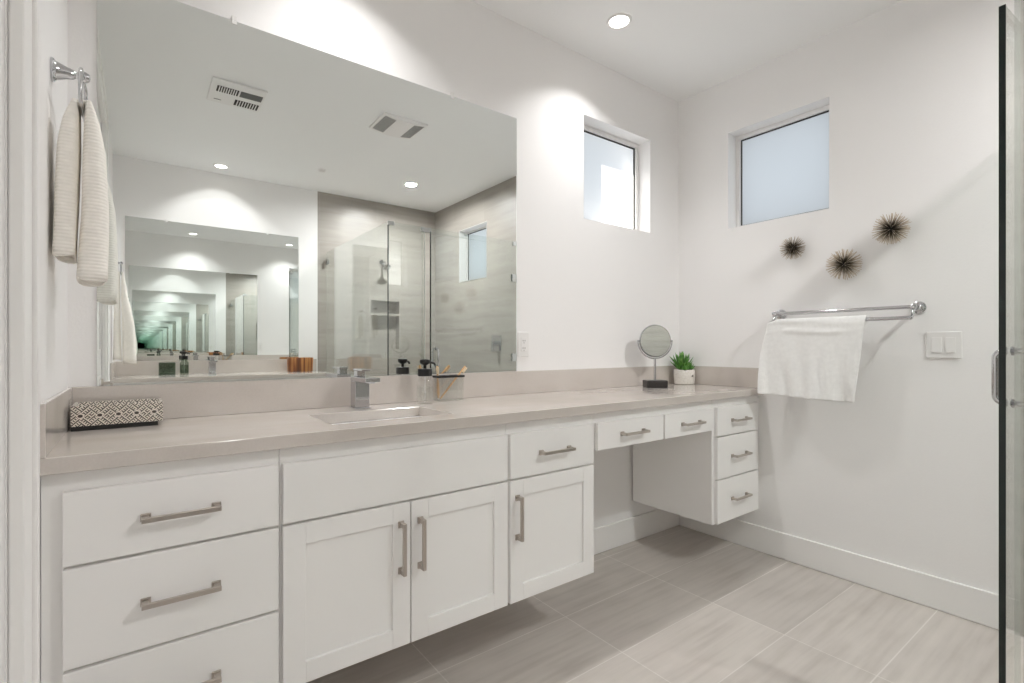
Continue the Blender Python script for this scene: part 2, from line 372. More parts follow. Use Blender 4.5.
# ------------------------------------------------------------------ ceiling fittings
def ceiling_light(x, y, power, label, spread=114):
    t = thing('ceiling_light', (x, y, H), label, 'ceiling light', 'recessed downlights')
    m = MB(); n = 36
    rr = [m.ring((x, y, z), Z, r, n) for r, z in ((.046, H-.002), (.050, H-.007), (.058, H-.007), (.0625, H-.0005))]
    for a, b in zip(rr, rr[1:]): m.bridge(a, b)
    m.build('trim_ring', 'white_plastic', t, smooth=True)
    m = MB(); m.cyl((x, y, H-.0042), (x, y, H-.001), .0465, n=36); m.build('lamp_lens', 'lens', t)
    ld = bpy.data.lights.new('lamp', 'AREA'); ld.shape = 'DISK'; ld.size = .09; ld.energy = power; ld.color = LAMP_COLOR; ld.spread = math.radians(spread)
    lo = bpy.data.objects.new('lamp', ld); C.objects.link(lo); lo.parent = t; lo.location = (0, 0, -.009)
    return t
ceiling_light(1.882, 1.642, POWER_VANITY, 'round recessed downlight in the ceiling near the small square window over the vanity')
ceiling_light(.62, 1.642, POWER_VANITY, 'round recessed downlight in the ceiling above the sink faucet')
ceiling_light(.586, -1.15, POWER_OPPOSITE, 'round recessed downlight in the ceiling in front of the opposite mirror')
ceiling_light(2.134, -.598, POWER_SHOWER, 'round recessed downlight in the ceiling inside the shower', 170)

t = thing('ceiling_heater', (.50, .335, H), 'square white ceiling heater vent with black louvres and grey grilles', 'vent')
m = MB(); m.box(.35, .65, .17, .50, H-.014, H-.0005); m.build('plate', 'white_plastic', t, bevel=.006)
for (x0, x1, y0, y1, mt, nm) in ((.385, .502, .345, .425, 'gap', 'louvre_opening'), (.512, .635, .345, .425, 'grey_mesh', 'mesh_grille'), (.498, .635, .205, .29, 'gap', 'slat_opening')):
    m = MB(); m.box(x0, x1, y0, y1, H-.0155, H-.0135); o = m.build(nm, mt, t)
    m = MB(); k = 9
    if nm != 'mesh_grille':
        for i in range(1, k): xx = x0+(x1-x0)*i/k; m.box(xx-.0025, xx+.0025, y0, y1, H-.0185, H-.0155)
    else:
        for i in range(1, 12): yy = y0+(y1-y0)*i/12; m.box(x0, x1, yy-.0015, yy+.0015, H-.017, H-.0155)
    m.build('slats', 'white_plastic' if nm != 'mesh_grille' else 'grey_mesh', o)
m = MB(); m.box(.385, .425, .225, .233, H-.0155, H-.0135); m.build('badge', 'grey_mesh', t)

t = thing('exhaust_fan', (1.497, .54, H), 'white ceiling exhaust fan cover with two grey mesh grilles', 'vent')
m = MB(); n = 10
pr = [(1.335+.325*i/n, H-.012-.018*math.sin(PI*i/n)) for i in range(n+1)]
A = [m.bm.verts.new((x, .39, z)) for x, z in pr]+[m.bm.verts.new((1.66, .39, H-.0005)), m.bm.verts.new((1.335, .39, H-.0005))]
B = [m.bm.verts.new((v.co.x, .68, v.co.z)) for v in A]; m.bm.faces.new(A); m.bm.faces.new(B[::-1]); m.bridge(A, B)
m.build('cover', 'white_plastic', t, bevel=.004)
for x0 in (1.352, 1.565):
    m = MB(); ks = 6
    def zz(x): return H-.0125-.018*math.sin(PI*(x-1.335)/.325)
    for i in range(ks):
        a = x0+.08*i/ks; b = x0+.08*(i+1)/ks-.003
        m.quad([(a, .42, zz(a)-.001), (b, .42, zz(b)-.001), (b, .655, zz(b)-.001), (a, .655, zz(a)-.001)])
    m.build('grille', 'fan_mesh', t, solid=.002)
t = thing('fire_sprinkler', (1.325, -.722, H), 'small round white sprinkler cap on the ceiling', 'sprinkler')
m = MB(); m.lathe((1.325, -.722, H-.0005), (0,0,-1), [(.036, 0), (.036, .003), (.03, .005)]); m.build('collar', 'white_plastic', t, smooth='angle')
m = MB(); m.lathe((1.325, -.722, H-.006), (0,0,-1), [(.026, 0), (.027, .006), (.024, .008)]); m.build('cap', 'white_plastic', t, smooth='angle')

# ------------------------------------------------------------------ vanity cabinets
ZT = .8855; YD = 1.411; YFR = 1.431
def handle(par, cx, cz, vertical=False, L=.155, y=YD):
    m = MB(); h = L/2; s = .0055
    def b(u0, u1, v0, v1, y0, y1):
        if vertical: m.box(cx+v0, cx+v1, y0, y1, cz+u0, cz+u1)
        else: m.box(cx+u0, cx+u1, y0, y1, cz+v0, cz+v1)
    b(-h, h, -s, s, y-.034, y-.024)
    for e in (-1, 1):
        b(min(e*h, e*(h-.014)), max(e*h, e*(h-.014)), -s, s, y-.024, y-.006)
        b(min(e*(h+.002), e*(h-.018)), max(e*(h+.002), e*(h-.018)), -.009, .009, y-.006, y-.0003)
    m.build('handle', 'nickel', par, bevel=.0012)
def drawer(t, x0, x1, z0, z1, hl=.155, hcx=None):
    m = MB(); m.box(x0, x1, YD, YFR-.001, z0, z1); o = m.build('drawer', 'cabinet', t, bevel=.002)
    if hl: handle(o, (x0+x1)/2 if hcx is None else hcx, (z0+z1)/2, L=hl)
    return o
def door(t, x0, x1, z0, z1, hx):
    m = MB(); s = .057
    m.box(x0, x0+s, YD, YFR-.001, z0, z1); m.box(x1-s, x1, YD, YFR-.001, z0, z1)
    m.box(x0+s, x1-s, YD, YFR-.001, z0, z0+s); m.box(x0+s, x1-s, YD, YFR-.001, z1-s, z1)
    o = m.build('door', 'cabinet', t, bevel=.0012)
    m = MB(); m.box(x0+s-.002, x1-s+.002, YD+.009, YFR-.002, z0+s-.002, z1-s+.002); m.build('door_panel', 'cabinet', o)
    handle(o, hx, .547, True)
def body(t, x0, x1, z0, z1=ZT, y1=YB-.0155):
    m = MB(); m.box(x0, x1, YFR, y1, z0, z1); m.build('body', 'cabinet', t, bevel=.0015)
G = .0035
ZB = .249
t = thing('vanity_cabinet', (.07, 1.69, ZB), 'white vanity cabinet with three wide drawers beside the door casing', 'cabinet')
body(t, XL+.002, .2995, ZB)
drawer(t, -.1276, .2954, .6814+G, .8428); drawer(t, -.1276, .2954, .4622+G, .6814-G); drawer(t, -.1276, .2954, .2462, .4622-G)
t = thing('vanity_cabinet', (.672, 1.69, ZB), 'white vanity cabinet below the sink with a blank panel above two doors', 'cabinet')
body(t, .3005, 1.043, ZB)
m = MB(); m.box(.3058, 1.0376, YD, YFR-.001, .6814+G, .8428); m.build('false_drawer_front', 'cabinet', t, bevel=.002)
door(t, .3058, .6699-.002, .2462, .6814-G, .636); door(t, .6699+.002, 1.0376, .2462, .6814-G, .700)
t = thing('vanity_cabinet', (1.26, 1.69, ZB), 'white vanity cabinet with one drawer over one door, left of the knee space', 'cabinet')
body(t, 1.044, 1.4765, ZB)
drawer(t, 1.0495, 1.4671, .6814+G, .8428); door(t, 1.0495, 1.4671, .2462, .6814-G, 1.079)
t = thing('vanity_drawer_unit', (1.92, 1.69, .735), 'white pair of shallow drawers hung above the knee space', 'drawer unit')
body(t, 1.4775, 2.342, .735)
drawer(t, 1.4908, 1.9145+.004, .7312, .8428); drawer(t, 1.9376-.006, 2.334, .7312, .8428)
t = thing('vanity_cabinet', (2.585, 1.69, .265), 'white wall hung cabinet with three small drawers in the far corner', 'cabinet')
body(t, 2.343, XR-.002, .243)
for a, b in ((.6922+G, .8428), (.4711+G, .6922-G), (.248, .4711-G)): drawer(t, 2.364, 2.776, a, b)

# ------------------------------------------------------------------ worktop with splashes, sink
ZC = .9217; YC = 1.399
SX0, SX1, SY0, SY1 = .463, .872, 1.505, 1.765
t = thing('vanity_countertop', (1.33, 1.68, .886), 'long pale beige stone worktop with sink cut-out below the large mirror', 'countertop')
m = slab((0,0,.886), X, Y, Z, [XL+.001, XR-.001], [YC, YB-.001], [(SX0, SX1, SY0, SY1)], ZC-.886); m.build('slab', 'stone', t, bevel=.002)
m = MB(); m.box(XL+.001, XR-.001, YB-.020, YB-.001, ZC+.0003, 1.034); m.build('backsplash', 'stone', t, bevel=.0015)
m = MB(); m.box(XL+.001, XL+.013, YC, YB-.0205, ZC+.0003, 1.034); m.build('side_splash', 'stone', t, bevel=.0015)
m = MB(); m.box(XR-.020, XR-.001, YC, YB-.0205, ZC+.0003, 1.034); m.build('side_splash', 'stone', t, bevel=.0015)
def basin(name, x0, x1, y0, y1, zt, label):
    t = thing(name, ((x0+x1)/2, (y0+y1)/2, zt-.15), label, 'sink')
    m = MB()
    def loop(i, z, k=6, rc=.03):
        pts = []; a0, a1, b0, b1 = x0+i, x1-i, y0+i, y1-i
        for cx, cy, st in ((a1-rc, b1-rc, 0), (a0+rc, b1-rc, 1), (a0+rc, b0+rc, 2), (a1-rc, b0+rc, 3)):
            for j in range(k+1): an = (st+j/k)*PI/2; pts.append(m.bm.verts.new((cx+rc*math.cos(an), cy+rc*math.sin(an), z)))
        return pts
    Ls = [loop(-.02, zt-.001), loop(-.002, zt-.001), loop(0, zt-.01), loop(.006, zt-.10), loop(.03, zt-.13), loop(.1, zt-.138)]
    for a, b in zip(Ls, Ls[1:]): m.bridge(a, b)
    m.bm.faces.new(Ls[-1]); m.build('basin', 'basin', t, smooth='angle')
    m = MB(); m.lathe(((x0+x1)/2, (y0+y1)/2, zt-.1378), Z, [(.021, 0), (.021, .003), (.014, .004)]); m.build('drain', 'chrome', t, smooth='angle')
# the cabinet under the sink carries the basin, so its body is opened for it
basin('undermount_sink', SX0, SX1, SY0, SY1, .886, 'white rectangular undermount sink set in the near pale worktop')

def faucet(x, y, z, sgn, label):
    t = thing('sink_faucet', (x, y, z), label, 'faucet')
    def bx(nm, *b):
        x0, x1, y0, y1, z0, z1 = b; ya, yb = sorted((y+sgn*y0, y+sgn*y1)); m = MB(); m.box(x+x0, x+x1, ya, yb, z+z0, z+z1); return m.build(nm, 'chrome', t, bevel=.0015)
    bx('base_plate', -.031, .031, -.029, .029, .0004, .006)
    bx('column', -.027, .027, -.026, .026, .006, .104)
    bx('spout', -.0275, .0275, -.130, .0265, .104, .120)
    bx('aerator', -.012, .012, -.118, -.098, .099, .104)
    bx('lever_stem', -.016, .016, -.012, .020, .120, .142)
    bx('lever', -.018, .018, -.066, .024, .142, .149)
    return t
faucet(.668, 1.845, ZC, 1, 'square chrome faucet with flat spout standing behind the near sink')

# ------------------------------------------------------------------ large mirror
def wall_mirror(x0, x1, y0, y1, z0, z1, label, clips, face):
    t = thing('wall_mirror', ((x0+x1)/2, (y0+y1)/2, z0), label, 'mirror')
    m = MB(); m.box(x0, x1, y0, y1, z0, z1); m.build('mirror_glass', 'mirror', t)
    for cx in clips:
        m = MB(); ya, yb = (y0-.003, y0-.0003) if face < 0 else (y1+.0003, y1+.003); m.box(cx-.008, cx+.008, ya, yb, z1-.012, z1)
        m.box(cx-.008, cx+.008, y0-.003 if face < 0 else y0, y1 if face < 0 else y1+.003, z1+.0003, z1+.016)
        m.build('mirror_clip', 'white_plastic', t, bevel=.001)
wall_mirror(-.0984, 1.4877, YB-.006, YB-.001, 1.0348, 2.2733, 'huge frameless wall mirror above the long beige worktop', [.266, 1.126], -1)
MZ0 = 1.035
wall_mirror(-.085, 1.285, YF+.001, YF+.006, MZ0, 2.25, 'frameless wall mirror above the opposite vanity, seen in reflection', [.2, 1.0], 1)

# ------------------------------------------------------------------ opposite vanity, seen only in the mirror
OX1 = 1.455; OYF = -.825
t = thing('vanity_countertop', (.65, -1.1, .886), 'pale stone worktop of the opposite vanity, seen in reflection', 'countertop')
m = MB(); m.box(XL+.001, OX1, YF+.001, OYF, .886, .9165); m.build('slab', 'stone', t, bevel=.002)
m = MB(); m.box(XL+.001, OX1, YF+.001, YF+.02, .9168, 1.033); m.build('backsplash', 'stone', t, bevel=.0015)
m = MB(); m.box(XL+.001, XL+.019, YF+.0205, OYF, .9168, 1.033); m.build('side_splash', 'stone', t, bevel=.0015)
t = thing('vanity_cabinet', (.65, -1.1, ZB), 'white cabinet below the opposite worktop', 'cabinet')
m = MB(); m.box(XL+.015, OX1-.005, YF+.0155, -.86, ZB, .8855); m.build('body', 'cabinet', t, bevel=.002)
for k in range(3):
    a = XL+.03+k*.53; m = MB(); m.box(a, a+.515, -.8595, -.84, .26, .66); m.build('door', 'cabinet', t, bevel=.002)
    m = MB(); m.box(a, a+.515, -.8595, -.84, .67, .84); m.build('drawer', 'cabinet', t, bevel=.002)
ZO = .9165
faucet(.53, -1.27, ZO, -1, 'square chrome faucet on the opposite worktop, seen in reflection')

# ------------------------------------------------------------------ bottles, holders, brushes
def bottle(x, y, z, r, hb, glass, ht, label):
    t = thing('soap_dispenser', (x, y, z), label, 'soap dispenser')
    m = MB(); m.lathe((x, y, z+.0005), Z, [(r*.97, 0), (r, .004), (r, hb*.82), (r*.94, hb*.93), (r*.72, hb), (r*.72, hb+.016)], 32)
    m.build('bottle', glass, t, smooth='angle')
    m = MB(); m.lathe((x, y, z+.012), Z, [(r*.90, 0), (r*.92, hb*.5), (r*.92, hb*.62)], 32); m.build('soap', glass, t, smooth='angle')
    m = MB(); m.tube([(x, y, z+.015), (x, y, z+hb+.014)], .0022, 8); m.build('dip_tube', 'white_plastic', t, smooth=True)
    zc = z+hb+.0165
    m = MB(); m.lathe((x, y, zc), Z, [(r*.80, 0), (r*.80, .028), (r*.74, .030)], 32); m.build('collar', 'black', t, smooth='angle')
    zh = zc+.030; k = ht
    m = MB(); m.cyl((x, y, zh), (x, y, zh+.016*k), .0065); m.lathe((x, y, zh+.014*k), Z, [(.009, 0), (.018, .006*k), (.022, .012*k), (.021, .021*k), (.014, .024*k)], 20)
    m.tube([(x, y, zh+.024*k), (x+.022, y-.008, zh+.025*k), (x+.036, y-.013, zh+.021*k), (x+.039, y-.014, zh+.013*k)], .0045, 10)
    m.build('pump', 'black', t, smooth='angle')
    return t
bottle(.936, 1.842, ZC, .036, .096, 'clear_glass', 1.0, 'clear soap bottle with a black pump standing by the toothbrush holder')
bottle(.322, -1.255, ZO, .033, .115, 'green_glass', 1.0, 'greenish soap bottle with a black pump on the opposite worktop, seen in reflection')

def holder(name, x0, x1, y0, y1, z, h, glass, rim, label):
    t = thing(name, ((x0+x1)/2, (y0+y1)/2, z), label, 'holder')
    m = slab((0, 0, z+.0005), X, Y, Z, [x0, x1], [y0, y1], [(x0+.004, x1-.004, y0+.004, y1-.004)], h)
    m.box(x0+.0042, x1-.0042, y0+.0042, y1-.0042, z+.0005, z+.011); m.build('box', glass, t, bevel=.0012)
    if rim:
        m = slab((0, 0, z+h+.0008), X, Y, Z, [x0-.002, x1+.002], [y0-.002, y1+.002], [(x0+.006, x0+.052, y0+.006, y1-.006), (x0+.058, x1-.006, y0+.006, y1-.006)], .009); m.build('rim', 'black', t, bevel=.0008)
    return t
holder('toothbrush_holder', 1.003, 1.127, 1.850, 1.900, ZC, .100, 'clear_glass', True, 'clear box holder with a black rim beside the soap bottle')
holder('glass_box', .140, .258, -1.29, -1.23, ZO, .105, 'green_glass', False, 'greenish glass box on the opposite worktop, seen in reflection')
def brush(p0, p1, label, up=(0,-1,.3)):
    p0, p1 = Vector(p0), Vector(p1); d = (p1-p0).normalized()
    t = thing('toothbrush', p0, label, 'toothbrush', 'bamboo toothbrushes')
    m = MB(); N = 9; L = (p1-p0).length
    pts = [p0+d*L*i/N for i in range(N+1)]
    side = d.cross(Vector(up)).normalized(); nrm = side.cross(d)
    prev = None
    for i, p in enumerate(pts):
        f = i/N; wd = .0055 if f < .55 else (.0035 if f < .82 else .006); th = .0035
        if i in (0, N): wd *= .6
        cur = [m.bm.verts.new(p+side*wd*a+nrm*th*b) for a, b in ((1,.6),(.6,1),(-.6,1),(-1,.6),(-1,-.6),(-.6,-1),(.6,-1),(1,-.6))]
        if prev: m.bridge(prev, cur)
        else: m.bm.faces.new(cur[::-1])
        prev = cur
    m.bm.faces.new(prev); m.build('handle', 'bamboo', t, smooth='angle')
    m = MB(); a = p1-d*.030; b = p1-d*.004
    for i in range(7):
        for j in range(3):
            c = a+(b-a)*(i/6)+side*(j-1)*.0036; m.cyl(c+nrm*.003, c+nrm*(.0135), .0017, n=6)
    m.build('bristles', 'bristle', t)
brush((1.018, 1.862, ZC+.014), (1.150, 1.880, ZC+.146), 'bamboo toothbrush leaning to the right with its head clear of the holder', (1,-.6,-.4))
brush((1.020, 1.884, ZC+.014), (1.006, 1.868, ZC+.150), 'bamboo toothbrush standing upright, its bristles just behind the black pump', (-.3,-1,0))

# inlaid tray-like box in the corner
t = thing('decorative_box', (-.043, 1.858, ZC), 'low rectangular box in black and cream geometric inlay beside the left splash', 'box')
BX0, BX1, BY0, BY1 = -.1455, .0595, 1.795, 1.922
m = MB(); m.box(BX0+.0, BX1-.012, BY0+.004, BY1-.004, ZC+.0005, ZC+.013); m.build('plinth', 'black', t, bevel=.001)
m = slab((0,0,ZC+.013), X, Y, Z, [BX0, BX1], [BY0, BY1], [(BX0+.008, BX1-.008, BY0+.008, BY1-.008)], .056); m.box(BX0+.0085, BX1-.0085, BY0+.0085, BY1-.0085, ZC+.0135, ZC+.018)
m.build('case', 'inlay', t, bevel=.0012)
m = MB(); m.box(BX0+.012, BX1-.012, BY0+.012, BY1-.012, ZC+.0182, ZC+.044); m.build('tissues', 'white_plastic', t, bevel=.004)

# make-up mirror
t = thing('table_mirror', (2.37, 1.80, ZC), 'small round chrome make-up mirror on a dark block base beside the plant', 'mirror')
n = Vector((-.52, -.854, .03)).normalized(); ang = math.atan2(n.x, -n.y)  # face direction
rot = Matrix.Translation((2.37, 1.80, 0)) @ Matrix.Rotation(-ang if False else math.atan2(-.52, .854)*1.0, 4, 'Z')
def tm(nm, mt, fn, **k):
    m = MB(); fn(m); m.xf(rot); m.build(nm, mt, t, **k)
zc = 1.188
tm('base', 'base_black', lambda m: m.box(-.060, .060, -.042, .042, ZC+.0005, ZC+.042), bevel=.004)
tm('pole', 'chrome', lambda m: m.cyl((0, .004, ZC+.042), (0, .004, zc-.098), .0065), smooth='angle')
tm('yoke', 'chrome', lambda m: m.tube([(.101*math.cos(a), .002, zc+.101*math.sin(a)) for a in [PI+PI*i/24 for i in range(25)]], .004, 8), smooth=True)
for e in (-1, 1): tm('pivot', 'chrome', lambda m: m.cyl((e*.104, .002, zc), (e*.0945, .002, zc), .005), smooth='angle')
tm('rim', 'chrome', lambda m: m.lathe((0, .011, zc), (0, -1, 0), [(.080, 0), (.092, .003), (.094, .011), (.091, .017), (.086, .0175)], 48), smooth='angle')
tm('glass', 'mirror', lambda m: m.cyl((0, -.0066, zc), (0, -.0085, zc), .087, n=48))

# plant
t = thing('potted_succulent', (2.728, 1.855, ZC), 'green succulent in a cracked white pot in the corner of the worktop', 'plant')
px, py = 2.728, 1.852
m = MB(); m.lathe((px, py, ZC+.0005), Z, [(.056, 0), (.060, .004), (.0635, .05), (.063, .088), (.0605, .091), (.057, .089), (.056, .076)], 40); m.build('pot', 'pot', t, smooth='angle')
m = MB(); m.lathe((px, py, ZC+.077), Z, [(.0555, 0), (.05, .006), (.02, .01)]); m.build('soil', 'soil', t, smooth=True)
m = MB()
def leaf(base, d, L, wd, curl):
    d = Vector(d).normalized(); side = d.cross(Vector((0,0,1)))
    side = side.normalized() if side.length > .05 else Vector((1,0,0)); up = side.cross(d); prev = None
    for i in range(6):
        f = i/5; p = Vector(base)+d*L*f+up*curl*f*f*L; p.x = min(p.x, 2.779); p.y = min(p.y, 1.918); ww = wd*(.55+1.1*f)*(1-f)**.55*1.15 if f < 1 else .0004; ww = max(ww, .0005); th = ww*.38
        cur = [m.bm.verts.new(p+side*ww), m.bm.verts.new(p+up*th), m.bm.verts.new(p-side*ww), m.bm.verts.new(p-up*th)]
        if prev: m.bridge(prev, cur)
        prev = cur
    m.bm.faces.new(prev)
for k in range(60):   # tall spiky rosette on the left
    a = R.uniform(0, 2*PI); el = R.uniform(.55, 1.5); r0 = .006*R.random()
    leaf((px-.018+r0*math.cos(a), py+.004+r0*math.sin(a), ZC+.083), (math.cos(a)*math.cos(el), math.sin(a)*math.cos(el), math.sin(el)), R.uniform(.090, .125)*(1.0 if el > .8 else .75), .0105, R.uniform(-.05, .2))
for (ox, oy, s) in ((.028, -.012, 1), (.036, .02, .8), (.004, -.03, .8), (-.04, -.028, .7)):   # low rosettes
    for k in range(16):
        a = k*2.4; el = .25+1.2*k/16
        leaf((px+ox, py+oy, ZC+.084), (math.cos(a)*math.cos(el), math.sin(a)*math.cos(el), math.sin(el)), .054*s, .0135*s, .25)
m.build('foliage', 'leaf', t, smooth=True)

# wooden planter on the opposite worktop
t = thing('wooden_basket', (1.262, -1.22, ZO), 'wooden bowl with warm brown stripes on the opposite worktop, seen in reflection', 'basket')
m = MB()
def oval(ax, ay, z, n=40):
    out = []
    for i in range(n):
        a = 2*PI*i/n; c, s_ = math.cos(a), math.sin(a)
        out.append(m.bm.verts.new((1.262+ax*math.copysign(abs(c)**.55, c), -1.22+ay*math.copysign(abs(s_)**.55, s_), z)))
    return out
L = [oval(.106, .072, ZO+.0005), oval(.110, .076, ZO+.01), oval(.115, .08, ZO+.132), oval(.113, .078, ZO+.136), oval(.104, .069, ZO+.134), oval(.098, .064, ZO+.015)]
m.bm.faces.new(L[0][::-1])
for a, b in zip(L, L[1:]): m.bridge(a, b)
m.bm.faces.new(L[-1]); m.build('bowl', 'acacia', t, smooth='angle')
m = MB(); ov = oval(.101, .066, ZO+.1305); ov2 = oval(.099, .064, ZO+.018); m.bridge(ov, ov2); m.bm.faces.new(ov); m.bm.faces.new(ov2[::-1]); m.build('white_lining', 'white_plastic', t)

# ------------------------------------------------------------------ wall plates
t = thing('wall_outlet', (1.53, YB, 1.165), 'white power outlet plate on the wall at the right end of the mirror', 'outlet')
m = MB(); m.box(1.495, 1.565, YB-.007, YB-.0005, 1.104, 1.227); m.build('plate', 'white_plastic', t, bevel=.003)
m = MB(); m.box(1.512, 1.548, YB-.010, YB-.007, 1.131, 1.200); o = m.build('receptacle', 'white_plastic', t, bevel=.001)
m = MB()
for zc in (1.147, 1.184):
    for dx in (-.006, .006): m.box(1.53+dx-.0012, 1.53+dx+.0012, YB-.0104, YB-.0098, zc-.004, zc+.004)
    m.cyl((1.53, YB-.0104, zc-.011), (1.53, YB-.0098, zc-.011), .0022, n=10)
m.build('slots', 'gap', o)
t = thing('light_switch', (XR, .616, 1.161), 'white double light switch plate on the wall below the towel bar end', 'switch')
m = MB(); m.box(XR-.007, XR-.0005, .556, .679, 1.103, 1.219); m.build('plate', 'white_plastic', t, bevel=.003)
for yc in (.594, .641):
    m = MB(); m.box(XR-.0085, XR-.007, yc-.0175, yc+.0175, 1.127, 1.195); o = m.build('rocker_frame', 'white_plastic', t)
    m = MB(); v = m.box(XR-.0115, XR-.0085, yc-.0163, yc+.0163, 1.1285, 1.1935)
    for q in v:
        if q.co.z > 1.16 and q.co.x < XR-.01: q.co.x += .002
    m.build('rocker', 'white_plastic', o, bevel=.001)

# ------------------------------------------------------------------ wall sculptures
def urchin(y, z, r, label):
    t = thing('spiky_ornament', (XR-.055*r/.08, y, z), label, 'wall ornament', 'spiky wall ornaments')
    c = Vector(t.location)
    m = MB(); m.sphere(c, r*.20); m.cyl(c, (XR-.0005, y, z), r*.10, n=12); m.build('core', 'black', t, smooth=True)
    m = MB(); N = 190
    for i in range(N):
        zz = 1-2*(i+.5)/N; a = i*2.39996; s_ = math.sqrt(1-zz*zz)
        d = Vector((zz, s_*math.cos(a), s_*math.sin(a))); d += Vector((R.uniform(-.07, .07) for _ in range(3))); d.normalize()
        L = r*R.uniform(.92, 1.06)
        if d.x > .02: L = min(L, (XR-.003-c.x)/d.x)
        if L < r*.3: continue
        m.cyl(c+d*r*.12, c+d*L, 0.0021*r/.08, .0013*r/.08, n=5)
    o = m.build('spikes', 'spike', t); o['kind'] = 'stuff'
urchin(1.229, 1.676, .062, 'smallest spiky starburst ornament, nearest the frosted window on the right wall')
urchin(.985, 1.557, .076, 'lowest spiky starburst ornament of the three above the towel bar')
urchin(.795, 1.694, .073, 'highest spiky starburst ornament, farthest right on the right wall')

# ------------------------------------------------------------------ towel bar and towel
PY0, PY1, BZ = .705, 1.306, 1.330
t = thing('towel_bar', (XR, 1.015, BZ), 'chrome double towel bar on the right wall', 'towel bar')
for yy in (PY0, PY1):
    m = MB(); m.lathe((XR-.0005, yy, BZ), (-1,0,0), [(.028, 0), (.028, .004), (.022, .007), (.021, .010), (.014, .014), (.010, .020), (.0085, .055), (.012, .066), (.013, .075), (.011, .084), (.004, .088)], 24)
    m.tube([(XR-.073, yy, BZ-.006), (XR-.080, yy, BZ-.028), (XR-.094, yy, BZ-.044), (XR-.115, yy, BZ-.050)], .007, 10)
    m.sphere((XR-.116, yy, BZ-.050), .0100); m.build('bracket', 'chrome', t, smooth='angle')
m = MB(); m.cyl((XR-.075, PY0, BZ), (XR-.075, PY1, BZ), .0085); m.build('rear_bar', 'chrome', t, smooth='angle')
m = MB(); m.cyl((XR-.116, PY0, BZ-.050), (XR-.116, PY1, BZ-.050), .0085); m.build('front_bar', 'chrome', t, smooth='angle')
m = MB(); NS, NT = 64, 40; rows = []
bx, bz = XR-.116, BZ-.050; rad = .0168
for j in range(NT+1):
    f = j/NT
    row = []
    for i in range(NS+1):
        s_ = i/NS
        if s_ < .56:      # front leaf, bottom to top
            k = s_/.56; hang = 1-k
            z = bz-(.378+.012*f)*hang; x = bx-rad-.010*hang
            x -= .015*math.sin(f*9+1.2+hang)*hang*(.4+.6*hang) + .010*math.sin(f*19+k*5)*hang*(.5+.5*math.sin(f*4+hang*3)) + .006*math.sin(f*33-hang*6)*hang*hang - .004*math.sin(f*5+.5)*k
            x -= .008*math.exp(-((k-(.87+.015*math.sin(f*7)))/.022)**2)*(1 if .22 < f < .8 else .2)
        elif s_ < .66:
            a = PI*(s_-.56)/.10; z = bz+rad*math.sin(a); x = bx-rad*math.cos(a); hang = 0
        else:
            k = (s_-.66)/.34; hang = k; z = bz-.33*k; x = bx+rad+.004*math.sin(f*8)*k+.008*k
        fr = s_ < .60
        yl = (1.319+.028*min(1, hang*2.2)+.010*hang) if s_ < .58 else 1.288; yr = .868+(.045*hang if fr else .075*min(1, hang*2))
        y = yl+(yr-yl)*f
        if hang < .15 and f < .08: z -= .010*(1-f/.08)*(1 if fr else .5)
        row.append(m.bm.verts.new((x, y, z)))
    rows.append(row)
for a, b in zip(rows, rows[1:]):
    for i in range(NS): m.bm.faces.new((a[i], a[i+1], b[i+1], b[i]))
tw = m.build('bath_towel', 'towel', smooth=True, solid=.007, sub=1)
tag(tw, 'white waffle towel draped over the double towel bar', 'towel')

# ------------------------------------------------------------------ towel rings and hand towels on the left wall
def ring_holder(y, z, label):
    t = thing('towel_ring', (XL, y, z), label, 'towel ring', 'towel rings')
    m = MB(); m.lathe((XL+.0005, y, z), X, [(.028, 0), (.028, .004), (.023, .007), (.021, .010), (.014, .028), (.011, .040), (.0075, .044), (.0075, .050), (.0125, .055), (.013, .062), (.009, .069), (.003, .071)], 24); m.build('post', 'chrome', t, smooth='angle')
    m = MB(); xx = XL+.058; hw, hh, rc = .075, .088, .02; pts = []
    for cy_, cz_, st in ((y+hw-rc, z-rc-.006, 0), (y-hw+rc, z-rc-.006, 1), (y-hw+rc, z-hh+rc, 2), (y+hw-rc, z-hh+rc, 3)):
        for k in range(6): a = (st+k/5)*PI/2; pts.append((xx, cy_+rc*math.cos(a), cz_+rc*math.sin(a)))
    m.tube(pts, .0042, 8, closed=True); m.build('ring', 'chrome', t, smooth=True)
    return t
def leafcloth(m, y, xt, zt, prof, hw0, hw1, n=28, seed=0):
    """a folded, hollow hanging layer; prof = [(z, x_inner, x_outer)]"""
    prev = None; N = 16
    for i in range(N+1):
        f = i/N; z = zt+(prof[-1][0]-zt)*f
        for (za, a0, a1), (zb, b0, b1) in zip(prof, prof[1:]):
            if za >= z-1e-6 >= zb-2e-6 or zb == prof[-1][0]:
                if z <= za+1e-6 and z >= zb-1e-6: k = (za-z)/(za-zb); x0 = a0+(b0-a0)*k; x1 = a1+(b1-a1)*k; break
        hw = hw0+(hw1-hw0)*min(1, f*2.2)**.7
        cur = []
        for j in range(n):
            a = 2*PI*j/n; c, s_ = math.cos(a), math.sin(a)
            xx = (x0+x1)/2+(x1-x0)/2*math.copysign(abs(c)**.6, c)+.0025*math.sin(3*a+seed+f*2)*f
            yy = y+hw*math.copysign(abs(s_)**.5, s_)+.003*math.sin(f*9+seed)
            cur.append(m.bm.verts.new((xx, yy, z+.006*math.sin(a*2+seed)*f)))
        if prev: m.bridge(prev, cur)
        else: m.bm.faces.new(cur)
        prev = cur
TYR = 1.61; TZR = 1.812
ring_holder(TYR, TZR, 'chrome towel ring on the left wall near the large mirror')
m = MB(); zt = TZR-.088+.008; xx = XL+.058
